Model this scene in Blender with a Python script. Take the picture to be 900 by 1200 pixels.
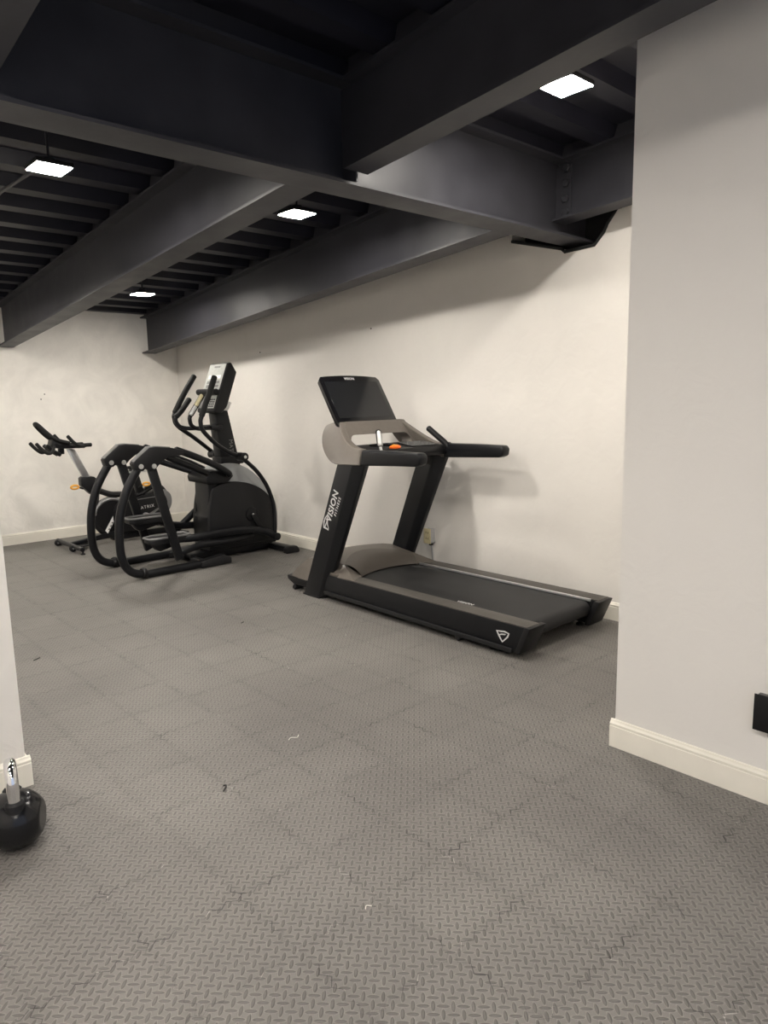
import bpy, bmesh, math, random
from mathutils import Vector, Matrix

C = bpy.context.scene.collection
for o in list(bpy.data.objects):
    bpy.data.objects.remove(o)
PI = math.pi

# ------------------------------------------------------------------ camera
def make_camera():
    f, p, yaw, roll = 839.0, math.radians(9.0), math.radians(42.36), math.radians(-1.152)
    fw = Vector((math.sin(yaw) * math.cos(p), math.cos(yaw) * math.cos(p), -math.sin(p)))
    r0 = Vector((math.cos(yaw), -math.sin(yaw), 0))
    u0 = r0.cross(fw)
    c, s = math.cos(roll), math.sin(roll)
    r = c * r0 + s * u0
    u = -s * r0 + c * u0
    cd = bpy.data.cameras.new('camera')
    cd.sensor_fit = 'VERTICAL'
    cd.sensor_height = 36.0
    cd.lens = f / 1200.0 * 36.0
    cd.clip_start = 0.02
    co = bpy.data.objects.new('camera', cd)
    C.objects.link(co)
    m = Matrix.Identity(4)
    for i in range(3):
        m[i][0], m[i][1], m[i][2] = r[i], u[i], -fw[i]
    m[0][3], m[1][3], m[2][3] = 0, 0, 1.5
    co.matrix_world = m
    bpy.context.scene.camera = co
make_camera()

# ------------------------------------------------------------------ world, exposure
LED_STRENGTH = 345.0
LED_COLOR = (1.0, 0.94, 0.855)
w = bpy.data.worlds.new('world')
bpy.context.scene.world = w
w.use_nodes = True
w.node_tree.nodes['Background'].inputs[0].default_value = (0.72, 0.80, 1.0, 1)
w.node_tree.nodes['Background'].inputs[1].default_value = 0.8
vs = bpy.context.scene.view_settings
vs.view_transform = 'Standard'
vs.look = 'None'
vs.gamma = 1.0
vs.exposure = 0.0
vs.use_curve_mapping = False

# ------------------------------------------------------------------ materials
def mat(name, col, rough=0.5, metal=0.0, noise=0.0, nscale=8.0, bump=0.0, bscale=60.0, spec=0.5,
        emit=None, estr=0.0, rvar=0.0, coat=0.0):
    m = bpy.data.materials.new(name)
    m.use_nodes = True
    nt = m.node_tree
    b = nt.nodes['Principled BSDF']
    b.inputs['Base Color'].default_value = (*col, 1)
    b.inputs['Roughness'].default_value = rough
    b.inputs['Metallic'].default_value = metal
    b.inputs['Specular IOR Level'].default_value = spec
    b.inputs['Coat Weight'].default_value = coat
    if emit:
        b.inputs['Emission Color'].default_value = (*emit, 1)
        b.inputs['Emission Strength'].default_value = estr
    tc = nt.nodes.new('ShaderNodeTexCoord')
    if noise or rvar:
        n = nt.nodes.new('ShaderNodeTexNoise')
        n.inputs['Scale'].default_value = nscale
        n.inputs['Detail'].default_value = 5
        nt.links.new(tc.outputs['Object'], n.inputs['Vector'])
        if noise:
            mr = nt.nodes.new('ShaderNodeMapRange')
            mr.inputs[1].default_value = 0.3
            mr.inputs[2].default_value = 0.7
            mr.inputs[3].default_value = 1 - noise
            mr.inputs[4].default_value = 1 + noise
            nt.links.new(n.outputs['Fac'], mr.inputs[0])
            mx = nt.nodes.new('ShaderNodeVectorMath')
            mx.operation = 'SCALE'
            mx.inputs[0].default_value = col
            nt.links.new(mr.outputs[0], mx.inputs['Scale'])
            nt.links.new(mx.outputs[0], b.inputs['Base Color'])
        if rvar:
            mr2 = nt.nodes.new('ShaderNodeMapRange')
            mr2.inputs[1].default_value = 0.3
            mr2.inputs[2].default_value = 0.7
            mr2.inputs[3].default_value = rough - rvar
            mr2.inputs[4].default_value = rough + rvar
            nt.links.new(n.outputs['Fac'], mr2.inputs[0])
            nt.links.new(mr2.outputs[0], b.inputs['Roughness'])
    if bump:
        n2 = nt.nodes.new('ShaderNodeTexNoise')
        n2.inputs['Scale'].default_value = bscale
        n2.inputs['Detail'].default_value = 4
        nt.links.new(tc.outputs['Object'], n2.inputs['Vector'])
        bp = nt.nodes.new('ShaderNodeBump')
        bp.inputs['Strength'].default_value = bump
        bp.inputs['Distance'].default_value = 0.01
        nt.links.new(n2.outputs['Fac'], bp.inputs['Height'])
        nt.links.new(bp.outputs[0], b.inputs['Normal'])
    return m

def floor_material():
    m = bpy.data.materials.new('diamond_foam_mat')
    m.use_nodes = True
    nt = m.node_tree
    N, L = nt.nodes, nt.links
    b = N['Principled BSDF']
    def math_(op, a, b_=None, c_=None):
        n = N.new('ShaderNodeMath')
        n.operation = op
        for i, v in enumerate((a, b_, c_)):
            if v is None:
                continue
            if isinstance(v, (int, float)):
                n.inputs[i].default_value = v
            else:
                L.new(v, n.inputs[i])
        return n.outputs[0]
    def mod(a, k):
        return math_('FLOORED_MODULO', a, k)
    tc = N.new('ShaderNodeTexCoord')
    sx = N.new('ShaderNodeSeparateXYZ')
    L.new(tc.outputs['Object'], sx.inputs[0])
    x, y = sx.outputs[0], sx.outputs[1]
    c = 0.0252
    s2 = 0.70710678
    u = math_('MULTIPLY', math_('SUBTRACT', x, y), s2)
    v = math_('MULTIPLY', math_('ADD', x, y), s2)
    row = math_('FLOOR', math_('DIVIDE', v, c))
    u2 = math_('SUBTRACT', mod(math_('MULTIPLY_ADD', row, c, math_('ADD', u, c)), 2 * c), c)
    v2 = math_('SUBTRACT', mod(v, c), c / 2)
    # verticals: swap the roles
    uu = math_('ADD', u, c / 2)
    col = math_('FLOOR', math_('DIVIDE', uu, c))
    u3 = math_('SUBTRACT', mod(uu, c), c / 2)
    v3 = math_('SUBTRACT', mod(math_('SUBTRACT', math_('SUBTRACT', v, c / 2), math_('MULTIPLY', col, c)), 2 * c), c)
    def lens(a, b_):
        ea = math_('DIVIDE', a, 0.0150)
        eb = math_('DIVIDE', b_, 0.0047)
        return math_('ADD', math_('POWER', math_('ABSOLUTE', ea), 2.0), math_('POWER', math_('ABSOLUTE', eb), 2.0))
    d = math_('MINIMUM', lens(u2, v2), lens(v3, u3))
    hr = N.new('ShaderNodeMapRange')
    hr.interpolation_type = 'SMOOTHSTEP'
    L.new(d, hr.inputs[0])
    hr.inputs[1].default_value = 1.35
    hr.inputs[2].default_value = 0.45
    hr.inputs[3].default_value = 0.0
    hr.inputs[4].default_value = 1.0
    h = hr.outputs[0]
    # zigzag seams between interlocking tiles
    T = 0.30
    def tri(a, per, amp):
        t = math_('PINGPONG', a, per)
        return math_('MULTIPLY', math_('SUBTRACT', t, per / 2), amp)
    nz = N.new('ShaderNodeTexNoise')
    nz.inputs['Scale'].default_value = 9
    L.new(tc.outputs['Object'], nz.inputs['Vector'])
    nzc = math_('MULTIPLY', math_('SUBTRACT', nz.outputs['Fac'], 0.5), 0.012)
    def seam(a, o, off):
        aa = math_('ADD', math_('ADD', a, tri(o, 0.028, 0.75)), math_('ADD', nzc, off))
        dd = math_('ABSOLUTE', math_('SUBTRACT', mod(aa, T), T / 2))
        return dd
    ds = math_('MINIMUM', seam(x, y, 0.055), seam(y, x, 0.17))
    n2 = N.new('ShaderNodeTexNoise')
    n2.inputs['Scale'].default_value = 7
    n2.inputs['Detail'].default_value = 3
    L.new(tc.outputs['Object'], n2.inputs['Vector'])
    gapw = N.new('ShaderNodeMapRange')
    L.new(n2.outputs['Fac'], gapw.inputs[0])
    gapw.inputs[1].default_value = 0.48
    gapw.inputs[2].default_value = 0.72
    gapw.inputs[3].default_value = 0.0004
    gapw.inputs[4].default_value = 0.0026
    sm = math_('LESS_THAN', ds, gapw.outputs[0])
    # soft darker band beside seams (traffic dirt)
    band = N.new('ShaderNodeMapRange')
    band.interpolation_type = 'SMOOTHSTEP'
    L.new(ds, band.inputs[0])
    band.inputs[1].default_value = 0.035
    band.inputs[2].default_value = 0.0
    # base colour: grey with blotchy wear
    big = N.new('ShaderNodeTexNoise')
    big.inputs['Scale'].default_value = 1.3
    big.inputs['Detail'].default_value = 6
    big.inputs['Roughness'].default_value = 0.6
    L.new(tc.outputs['Object'], big.inputs['Vector'])
    ramp = N.new('ShaderNodeValToRGB')
    ramp.color_ramp.elements[0].position = 0.3
    ramp.color_ramp.elements[0].color = (0.134, 0.125, 0.116, 1)
    ramp.color_ramp.elements[1].position = 0.7
    ramp.color_ramp.elements[1].color = (0.192, 0.181, 0.167, 1)
    L.new(big.outputs['Fac'], ramp.inputs[0])
    k = math_('SUBTRACT', 1.0, math_('MULTIPLY', math_('MULTIPLY', band.outputs[0], n2.outputs['Fac']), 0.14))
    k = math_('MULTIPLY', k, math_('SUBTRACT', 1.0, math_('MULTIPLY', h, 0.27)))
    n3 = N.new('ShaderNodeTexNoise')
    n3.inputs['Scale'].default_value = 13
    L.new(tc.outputs['Object'], n3.inputs['Vector'])
    worn = math_('GREATER_THAN', n3.outputs['Fac'], 0.60)        # torn, whitened stretches of seam
    k = math_('MULTIPLY', k, math_('ADD', 1.0, math_('MULTIPLY', sm, math_('MULTIPLY_ADD', worn, 1.9, -0.75))))
    cid = N.new('ShaderNodeCombineXYZ')
    L.new(math_('FLOOR', math_('DIVIDE', math_('SUBTRACT', x, 0.095), T)), cid.inputs[0])
    L.new(math_('FLOOR', math_('DIVIDE', math_('SUBTRACT', y, 0.280), T)), cid.inputs[1])
    wn = N.new('ShaderNodeTexWhiteNoise')
    wn.noise_dimensions = '2D'
    L.new(cid.outputs[0], wn.inputs['Vector'])
    k = math_('MULTIPLY', k, math_('MULTIPLY_ADD', wn.outputs['Value'], 0.06, 0.93))
    # lit edge of each lozenge, painted as a lighter rim
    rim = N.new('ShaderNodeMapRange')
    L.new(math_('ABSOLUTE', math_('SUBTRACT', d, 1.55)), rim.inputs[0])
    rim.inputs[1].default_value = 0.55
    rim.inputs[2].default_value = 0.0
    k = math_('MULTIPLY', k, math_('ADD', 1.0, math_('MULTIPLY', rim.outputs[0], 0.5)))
    vm = N.new('ShaderNodeVectorMath')
    vm.operation = 'SCALE'
    L.new(ramp.outputs[0], vm.inputs[0])
    L.new(k, vm.inputs['Scale'])
    L.new(vm.outputs[0], b.inputs['Base Color'])
    rr = N.new('ShaderNodeMapRange')
    L.new(big.outputs['Fac'], rr.inputs[0])
    rr.inputs[3].default_value = 0.46
    rr.inputs[4].default_value = 0.60
    L.new(rr.outputs[0], b.inputs['Roughness'])
    b.inputs['Specular IOR Level'].default_value = 0.5
    hh = math_('SUBTRACT', h, math_('MULTIPLY', sm, 1.2))
    bp = N.new('ShaderNodeBump')
    bp.inputs['Strength'].default_value = 1.0
    bp.inputs['Distance'].default_value = 0.0030
    L.new(hh, bp.inputs['Height'])
    L.new(bp.outputs[0], b.inputs['Normal'])
    return m

def plaster(name, col, blot=0.04, scars=0.0):
    m = bpy.data.materials.new(name)
    m.use_nodes = True
    nt = m.node_tree
    N, L = nt.nodes, nt.links
    b = N['Principled BSDF']
    b.inputs['Roughness'].default_value = 0.55
    b.inputs['Specular IOR Level'].default_value = 0.35
    tc = N.new('ShaderNodeTexCoord')
    n = N.new('ShaderNodeTexNoise')
    n.inputs['Scale'].default_value = 2.2
    n.inputs['Detail'].default_value = 8
    n.inputs['Roughness'].default_value = 0.62
    n.inputs['Distortion'].default_value = 1.2
    L.new(tc.outputs['Object'], n.inputs['Vector'])
    mr = N.new('ShaderNodeMapRange')
    L.new(n.outputs['Fac'], mr.inputs[0])
    mr.inputs[1].default_value = 0.32
    mr.inputs[2].default_value = 0.62
    mr.inputs[3].default_value = 1 - blot - scars
    mr.inputs[4].default_value = 1.0
    sc = N.new('ShaderNodeVectorMath')
    sc.operation = 'SCALE'
    sc.inputs[0].default_value = col
    L.new(mr.outputs[0], sc.inputs['Scale'])
    L.new(sc.outputs[0], b.inputs['Base Color'])
    n2 = N.new('ShaderNodeTexNoise')
    n2.inputs['Scale'].default_value = 9
    n2.inputs['Detail'].default_value = 7
    n2.inputs['Distortion'].default_value = 0.8
    L.new(tc.outputs['Object'], n2.inputs['Vector'])
    bp = N.new('ShaderNodeBump')
    bp.inputs['Strength'].default_value = 0.16 + 1.2 * scars
    bp.inputs['Distance'].default_value = 0.02
    L.new(n2.outputs['Fac'], bp.inputs['Height'])
    L.new(bp.outputs[0], b.inputs['Normal'])
    return m

M = dict(
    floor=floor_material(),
    wall=plaster('white_wall_paint', (0.76, 0.73, 0.69), 0.03),
    backwall=plaster('troweled_wall_paint', (0.87, 0.84, 0.785), 0.03, 0.09),
    pillar=plaster('pillar_wall_paint', (0.74, 0.715, 0.685), 0.015),
    trim=mat('cream_trim_paint', (0.80, 0.765, 0.68), 0.38, noise=0.03),
    steel=mat('black_steel_paint', (0.036, 0.036, 0.043), 0.46, spec=0.3, noise=0.15, nscale=5, bump=0.05, bscale=25, rvar=0.06),
    deck=mat('black_deck_paint', (0.013, 0.013, 0.020), 0.45, spec=0.3, noise=0.15, nscale=4),
    black=mat('black_plastic', (0.007, 0.007, 0.008), 0.42, noise=0.1, nscale=20, spec=0.3),
    satin=mat('satin_black_paint', (0.007, 0.0074, 0.009), 0.36, noise=0.08, nscale=14, spec=0.3),
    rubber=mat('black_rubber', (0.010, 0.010, 0.011), 0.6, spec=0.3, bump=0.15, bscale=200),
    foam=mat('black_grip_foam', (0.010, 0.010, 0.010), 0.7, spec=0.3, bump=0.2, bscale=220),
    charcoal=mat('charcoal_plastic', (0.013, 0.013, 0.014), 0.45, noise=0.08, spec=0.25),
    grey=mat('mid_grey_plastic', (0.17, 0.17, 0.17), 0.42, noise=0.05),
    silvergrey=mat('silver_grey_plastic', (0.33, 0.34, 0.34), 0.38, noise=0.04),
    bronze=mat('bronze_grey_plastic', (0.125, 0.110, 0.095), 0.40, noise=0.04, nscale=30),
    bronzed=mat('dark_bronze_plastic', (0.090, 0.078, 0.066), 0.42, noise=0.04, nscale=30),
    railtop=mat('ribbed_rail_top', (0.062, 0.056, 0.049), 0.5, bump=0.15, bscale=120),
    belt=mat('treadmill_belt', (0.019, 0.019, 0.020), 0.55, spec=0.3, noise=0.12, nscale=6, bump=0.12, bscale=260),
    silver=mat('silver_paint', (0.62, 0.62, 0.61), 0.32, metal=0.6),
    alu=mat('brushed_aluminium', (0.66, 0.66, 0.67), 0.28, metal=0.85, noise=0.05, nscale=40),
    chrome=mat('chrome', (0.86, 0.86, 0.87), 0.06, metal=1.0),
    glass=mat('dark_screen_glass', (0.010, 0.011, 0.013), 0.09, spec=0.6),
    gloss=mat('gloss_black_bezel', (0.006, 0.006, 0.007), 0.14),
    print_=mat('pale_print', (0.62, 0.62, 0.62), 0.5),
    printdim=mat('dim_print', (0.20, 0.20, 0.20), 0.5),
    panel=mat('pale_grey_panel', (0.42, 0.43, 0.41), 0.35, noise=0.1, nscale=40),
    paper=mat('white_sticker', (0.80, 0.80, 0.78), 0.5),
    yellow=mat('yellow_reflection_silver', (0.62, 0.56, 0.36), 0.3, metal=0.5),  # silver with a yellow reflection put into its base colour
    orange=mat('orange_plastic', (0.85, 0.26, 0.03), 0.35),
    leverorange=mat('amber_plastic', (0.80, 0.40, 0.06), 0.35),
    red=mat('red_orange_plastic', (0.80, 0.15, 0.02), 0.3),
    beige=mat('beige_plate', (0.66, 0.58, 0.36), 0.4),
    boxgrey=mat('grey_metal_box', (0.36, 0.36, 0.36), 0.4),
    cast=mat('black_vinyl_coat', (0.007, 0.007, 0.008), 0.20, bump=0.03, bscale=30, spec=0.4),
    led=mat('lit_led_diffuser', (0.9, 0.9, 0.9), 0.5, emit=LED_COLOR, estr=LED_STRENGTH),
    hole=mat('dark_recess', (0.010, 0.010, 0.011), 0.8),
    scrap=mat('black_scrap', (0.012, 0.012, 0.012), 0.6),
    lint=mat('pale_lint', (0.7, 0.68, 0.62), 0.8),
)

# ------------------------------------------------------------------ mesh helpers
class MB:
    """collects shapes into one mesh object"""
    def __init__(s):
        s.bm = bmesh.new()
    def _merge(s, other):
        me = bpy.data.meshes.new('tmp')
        other.to_mesh(me)
        s.bm.from_mesh(me)
        bpy.data.meshes.remove(me)
        other.free()
    def _bevel(s, b, bev, seg=2, ang=0.5):
        if bev > 0:
            b.normal_update()
            es = [e for e in b.edges if len(e.link_faces) == 2 and e.calc_face_angle(0) > ang]
            bmesh.ops.bevel(b, geom=es, offset=bev, segments=seg, affect='EDGES', clamp_overlap=True, profile=0.5)
    def box(s, lo, hi, bev=0.0, seg=2, m=None):
        b = bmesh.new()
        vs = [b.verts.new((x, y, z)) for x in (lo[0], hi[0]) for y in (lo[1], hi[1]) for z in (lo[2], hi[2])]
        for f in ((0, 1, 3, 2), (4, 6, 7, 5), (0, 4, 5, 1), (2, 3, 7, 6), (0, 2, 6, 4), (1, 5, 7, 3)):
            b.faces.new([vs[i] for i in f])
        bmesh.ops.recalc_face_normals(b, faces=b.faces)
        s._bevel(b, bev, seg)
        if m:
            b.transform(m)
        s._merge(b)
        return s
    def hexa(s, a, c, bev=0.0, seg=2):
        """a, c: two matching polygons (lists of 3D points) joined by side faces"""
        b = bmesh.new()
        n = len(a)
        va = [b.verts.new(p) for p in a]
        vc = [b.verts.new(p) for p in c]
        b.faces.new(va)
        b.faces.new(list(reversed(vc)))
        for i in range(n):
            j = (i + 1) % n
            b.faces.new((va[j], va[i], vc[i], vc[j]))
        bmesh.ops.recalc_face_normals(b, faces=b.faces)
        s._bevel(b, bev, seg)
        s._merge(b)
        return s
    def prism(s, pts, axis, lo, hi, bev=0.0, seg=2):
        def P(p, t):
            return {'x': (t, p[0], p[1]), 'y': (p[0], t, p[1]), 'z': (p[0], p[1], t)}[axis]
        return s.hexa([P(p, lo) for p in pts], [P(p, hi) for p in pts], bev, seg)
    def tube(s, path, r, seg=12, smooth=0, ry=None, up=None, cap=True, taper=None):
        pts = [Vector(p) for p in path]
        if smooth:
            pts = catmull(pts, smooth)
        b = bmesh.new()
        n = len(pts)
        rings = []
        t0 = (pts[1] - pts[0]).normalized()
        ref = Vector(up) if up else (Vector((0, 0, 1)) if abs(t0.z) < 0.9 else Vector((1, 0, 0)))
        nrm = (ref - ref.dot(t0) * t0).normalized()
        for i, p in enumerate(pts):
            t = ((pts[min(i + 1, n - 1)] - pts[max(i - 1, 0)])).normalized()
            nrm = (nrm - nrm.dot(t) * t).normalized()
            bi = t.cross(nrm)
            k = 1.0 if taper is None else taper[0] + (taper[1] - taper[0]) * i / (n - 1)
            ring = []
            for q in range(seg):
                a = 2 * PI * q / seg
                ring.append(b.verts.new(p + nrm * math.cos(a) * r * k + bi * math.sin(a) * (ry or r) * k))
            rings.append(ring)
        for i in range(n - 1):
            for q in range(seg):
                q2 = (q + 1) % seg
                b.faces.new((rings[i][q], rings[i][q2], rings[i + 1][q2], rings[i + 1][q]))
        if cap:
            # softly rounded ends
            for ring, p, d in ((rings[0], pts[0], -(pts[1] - pts[0]).normalized()),
                               (rings[-1], pts[-1], (pts[-1] - pts[-2]).normalized())):
                inner = [b.verts.new(p + (v.co - p) * 0.7 + d * r * 0.35) for v in ring]
                for q in range(seg):
                    q2 = (q + 1) % seg
                    b.faces.new((ring[q], ring[q2], inner[q2], inner[q]))
                b.faces.new(inner)
        bmesh.ops.recalc_face_normals(b, faces=b.faces)
        s._merge(b)
        return s
    def lathe(s, prof, org, axis='z', seg=32, m=None):
        b = bmesh.new()
        rings = []
        for r, h in prof:
            ring = []
            for q in range(seg):
                a = 2 * PI * q / seg
                c_, s_ = r * math.cos(a), r * math.sin(a)
                p = {'z': (c_, s_, h), 'y': (c_, h, s_), 'x': (h, c_, s_)}[axis]
                ring.append(b.verts.new(Vector(org) + Vector(p)))
            rings.append(ring)
        for i in range(len(rings) - 1):
            for q in range(seg):
                q2 = (q + 1) % seg
                b.faces.new((rings[i][q], rings[i][q2], rings[i + 1][q2], rings[i + 1][q]))
        b.faces.new(rings[0])
        b.faces.new(rings[-1])
        bmesh.ops.recalc_face_normals(b, faces=b.faces)
        if m:
            b.transform(m)
        s._merge(b)
        return s
    def build(s, name, m, parent=None, smooth=True, ang=0.6):
        me = bpy.data.meshes.new(name)
        off = Vector((0, 0, 0))
        p = parent
        while p is not None:
            off += p.location
            p = p.parent
        s.bm.transform(Matrix.Translation(-off))
        s.bm.to_mesh(me)
        s.bm.free()
        me.materials.append(M[m] if isinstance(m, str) else m)
        if smooth:
            me.shade_smooth()
            me.set_sharp_from_angle(angle=ang)
        o = bpy.data.objects.new(name, me)
        C.objects.link(o)
        if parent:
            o.parent = parent
        return o

def catmull(pts, n):
    out = []
    P = [pts[0] * 2 - pts[1]] + pts + [pts[-1] * 2 - pts[-2]]
    for i in range(1, len(P) - 2):
        p0, p1, p2, p3 = P[i - 1], P[i], P[i + 1], P[i + 2]
        for k in range(n):
            t = k / n
            out.append(0.5 * ((2 * p1) + (p2 - p0) * t + (2 * p0 - 5 * p1 + 4 * p2 - p3) * t * t
                              + (3 * p1 - p0 - 3 * p2 + p3) * t ** 3))
    out.append(pts[-1])
    return out

def smooth2(pts, n=6):
    return [tuple(v[:2]) for v in catmull([Vector((a, b, 0)) for a, b in pts], n)]

def thing(name, label, cat, loc, group=None):
    o = bpy.data.objects.new(name, None)
    o.empty_display_size = 0.1
    C.objects.link(o)
    o.location = loc
    o['label'] = label
    o['category'] = cat
    if group:
        o['group'] = group
    return o

def tag(o, label, cat, group=None):
    o['label'] = label
    o['category'] = cat
    if group:
        o['group'] = group
    return o

def struct(o):
    o['kind'] = 'structure'
    return o

def text(name, body, size, org, right, up, m, parent, ext=0.001, spacing=1.0, shear=0.0, bold=0.0):
    """lettering lying on a surface: org = lower left corner of the baseline"""
    cu = bpy.data.curves.new(name, 'FONT')
    cu.body = body
    cu.size = size
    cu.extrude = ext
    cu.space_character = spacing
    cu.shear = shear
    cu.offset = bold
    cu.resolution_u = 3
    tmp = bpy.data.objects.new('tmp', cu)
    C.objects.link(tmp)
    bpy.context.view_layer.update()
    me = bpy.data.meshes.new_from_object(tmp.evaluated_get(bpy.context.evaluated_depsgraph_get()))
    bpy.data.objects.remove(tmp)
    r = Vector(right).normalized()
    u = Vector(up)
    u = (u - u.dot(r) * r).normalized()
    n = r.cross(u)
    mm = Matrix.Identity(4)
    for i in range(3):
        mm[i][0], mm[i][1], mm[i][2], mm[i][3] = r[i], u[i], n[i], org[i]
    off = Vector((0, 0, 0))
    p = parent
    while p is not None:
        off += p.location
        p = p.parent
    me.transform(Matrix.Translation(-off) @ mm)
    me.name = name
    me.materials.clear()
    me.materials.append(M[m])
    o = bpy.data.objects.new(name, me)
    C.objects.link(o)
    o.parent = parent
    return o

def flat_shape(loops, org, right, up, thick):
    """thin raised shape(s): each loop is a 2D polygon in (right, up) metres"""
    b = MB()
    r = Vector(right).normalized()
    u = Vector(up)
    u = (u - u.dot(r) * r).normalized()
    n = r.cross(u)
    o = Vector(org)
    for lp in loops:
        b.hexa([o + r * p[0] + u * p[1] for p in lp], [o + r * p[0] + u * p[1] + n * thick for p in lp])
    return b

def band(pts, wdt):
    """closed outline (2D) turned into quads of width wdt inward: a drawn line"""
    cx = sum(p[0] for p in pts) / len(pts)
    cy = sum(p[1] for p in pts) / len(pts)
    out = []
    n = len(pts)
    inn = []
    for p in pts:
        d = math.hypot(p[0] - cx, p[1] - cy)
        k = (d - wdt) / d
        inn.append((cx + (p[0] - cx) * k, cy + (p[1] - cy) * k))
    for i in range(n):
        j = (i + 1) % n
        out.append([pts[i], pts[j], inn[j], inn[i]])
    return out

# ------------------------------------------------------------------ room shell
XR, YB = 4.258, 8.431          # right wall and far wall planes
XL, YF = -1.6, -2.6
PX, PY = 2.672, 1.482          # pillar face and its far edge

def deck_z(y):
    return 2.93 - 0.068 * (y - 2.8)

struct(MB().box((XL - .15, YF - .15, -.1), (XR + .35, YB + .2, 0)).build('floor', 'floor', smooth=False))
# right wall with the broken-out pocket round the girder end
wr = [(PY - .1, 0), (YB, 0), (YB, 3.3), (3.3, 3.3), (3.27, 2.575), (2.862, 2.463), (2.835, 2.438), (2.612, 2.446),
      (2.548, 2.514), (2.525, 2.561), (2.469, 2.631), (2.42, 2.70), (2.42, 3.3), (PY - .1, 3.3)]
struct(MB().prism(wr, 'x', XR, XR + .15).build('wall_right', 'wall', smooth=False))
struct(MB().box((XR + .15, 2.2, 2.2), (XR + .3, 3.5, 3.3)).build('trim_1', 'hole', smooth=False))
struct(MB().box((XL - .15, YB, 0), (XR + .15, YB + .15, 3.3)).build('wall_back', 'backwall', smooth=False))
struct(MB().box((PX, YF, 0), (XR, PY, 3.45)).build('wall_pillar', 'pillar', smooth=False))
struct(MB().box((XL - .15, YF - .15, 0), (XL, YB, 3.5)).build('wall_left', 'wall', smooth=False))
struct(MB().box((XL, 2.95, 0), (0.728, 3.12, 2.46)).build('wall_partition', 'wall', smooth=False))

# baseboards: stepped profile, (distance from wall, height)
BB = [(0, 0), (.017, 0), (.017, .092), (.014, .0945), (.014, .0975), (.016, .100), (.016, .106), (.009, .113), (.006, .120), (0, .122)]
def baseboard(name, a, c, n):
    """from a to c along the floor, n = direction into the room"""
    a, c, n = Vector((*a, 0)), Vector((*c, 0)), Vector((*n, 0))
    z = Vector((0, 0, 1))
    b = MB()
    b.hexa([a + n * d + z * h for d, h in BB], [c + n * d + z * h for d, h in BB])
    return b
struct(baseboard('', (XR, PY), (XR, YB), (-1, 0)).build('baseboard_right', 'trim', smooth=False))
struct(baseboard('', (XL, YB), (XR - .017, YB), (0, -1)).build('baseboard_back', 'trim', smooth=False))
b = baseboard('', (PX, YF), (PX, PY + .017), (-1, 0))
b2 = baseboard('', (PX - .0, PY), (XR - .017, PY), (0, 1))
me_ = bpy.data.meshes.new('t'); b2.bm.to_mesh(me_); b.bm.from_mesh(me_); b2.bm.free(); bpy.data.meshes.remove(me_)
struct(b.build('baseboard_pillar', 'trim', smooth=False))
b = baseboard('', (XL, 2.95), (.745, 2.95), (0, -1))
b2 = baseboard('', (.728, 2.95), (.728, 3.12), (1, 0))
me_ = bpy.data.meshes.new('t'); b2.bm.to_mesh(me_); b.bm.from_mesh(me_); b2.bm.free(); bpy.data.meshes.remove(me_)
struct(b.build('baseboard_partition', 'trim', smooth=False))

# corrugated steel deck, ribs running across the room
def make_deck():
    b = MB()
    prof = []
    y = YF
    per = 0.352
    y0 = 5.23 - per * 30
    k = 0
    while True:
        yc = y0 + k * per
        if yc - .1 > YB + .15:
            break
        for dy, dz in ((-.078, .075), (-.052, 0), (.052, 0), (.078, .075)):
            yy = yc + dy
            if YF - .1 <= yy <= YB + .15:
                prof.append((yy, deck_z(yy) + dz))
        k += 1
    top = [(prof[-1][0], prof[-1][1] + .12), (prof[0][0], prof[0][1] + .12)]
    bm = b.bm
    n = len(prof)
    lo = [bm.verts.new((XL - .1, p[0], p[1])) for p in prof]
    hi = [bm.verts.new((XR + .3, p[0], p[1])) for p in prof]
    for i in range(n - 1):
        bm.faces.new((lo[i], lo[i + 1], hi[i + 1], hi[i]))
    lo2 = [bm.verts.new((XL - .1, p[0], p[1])) for p in top]
    hi2 = [bm.verts.new((XR + .3, p[0], p[1])) for p in top]
    bm.faces.new((lo2[0], lo2[1], hi2[1], hi2[0]))
    bm.faces.new((lo[0], hi[0], hi2[1], lo2[1]))
    bm.faces.new((lo[-1], lo2[0], hi2[0], hi[-1]))
    bmesh.ops.recalc_face_normals(bm, faces=bm.faces)
    return struct(b.build('ceiling', 'deck', smooth=False))
make_deck()

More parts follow.
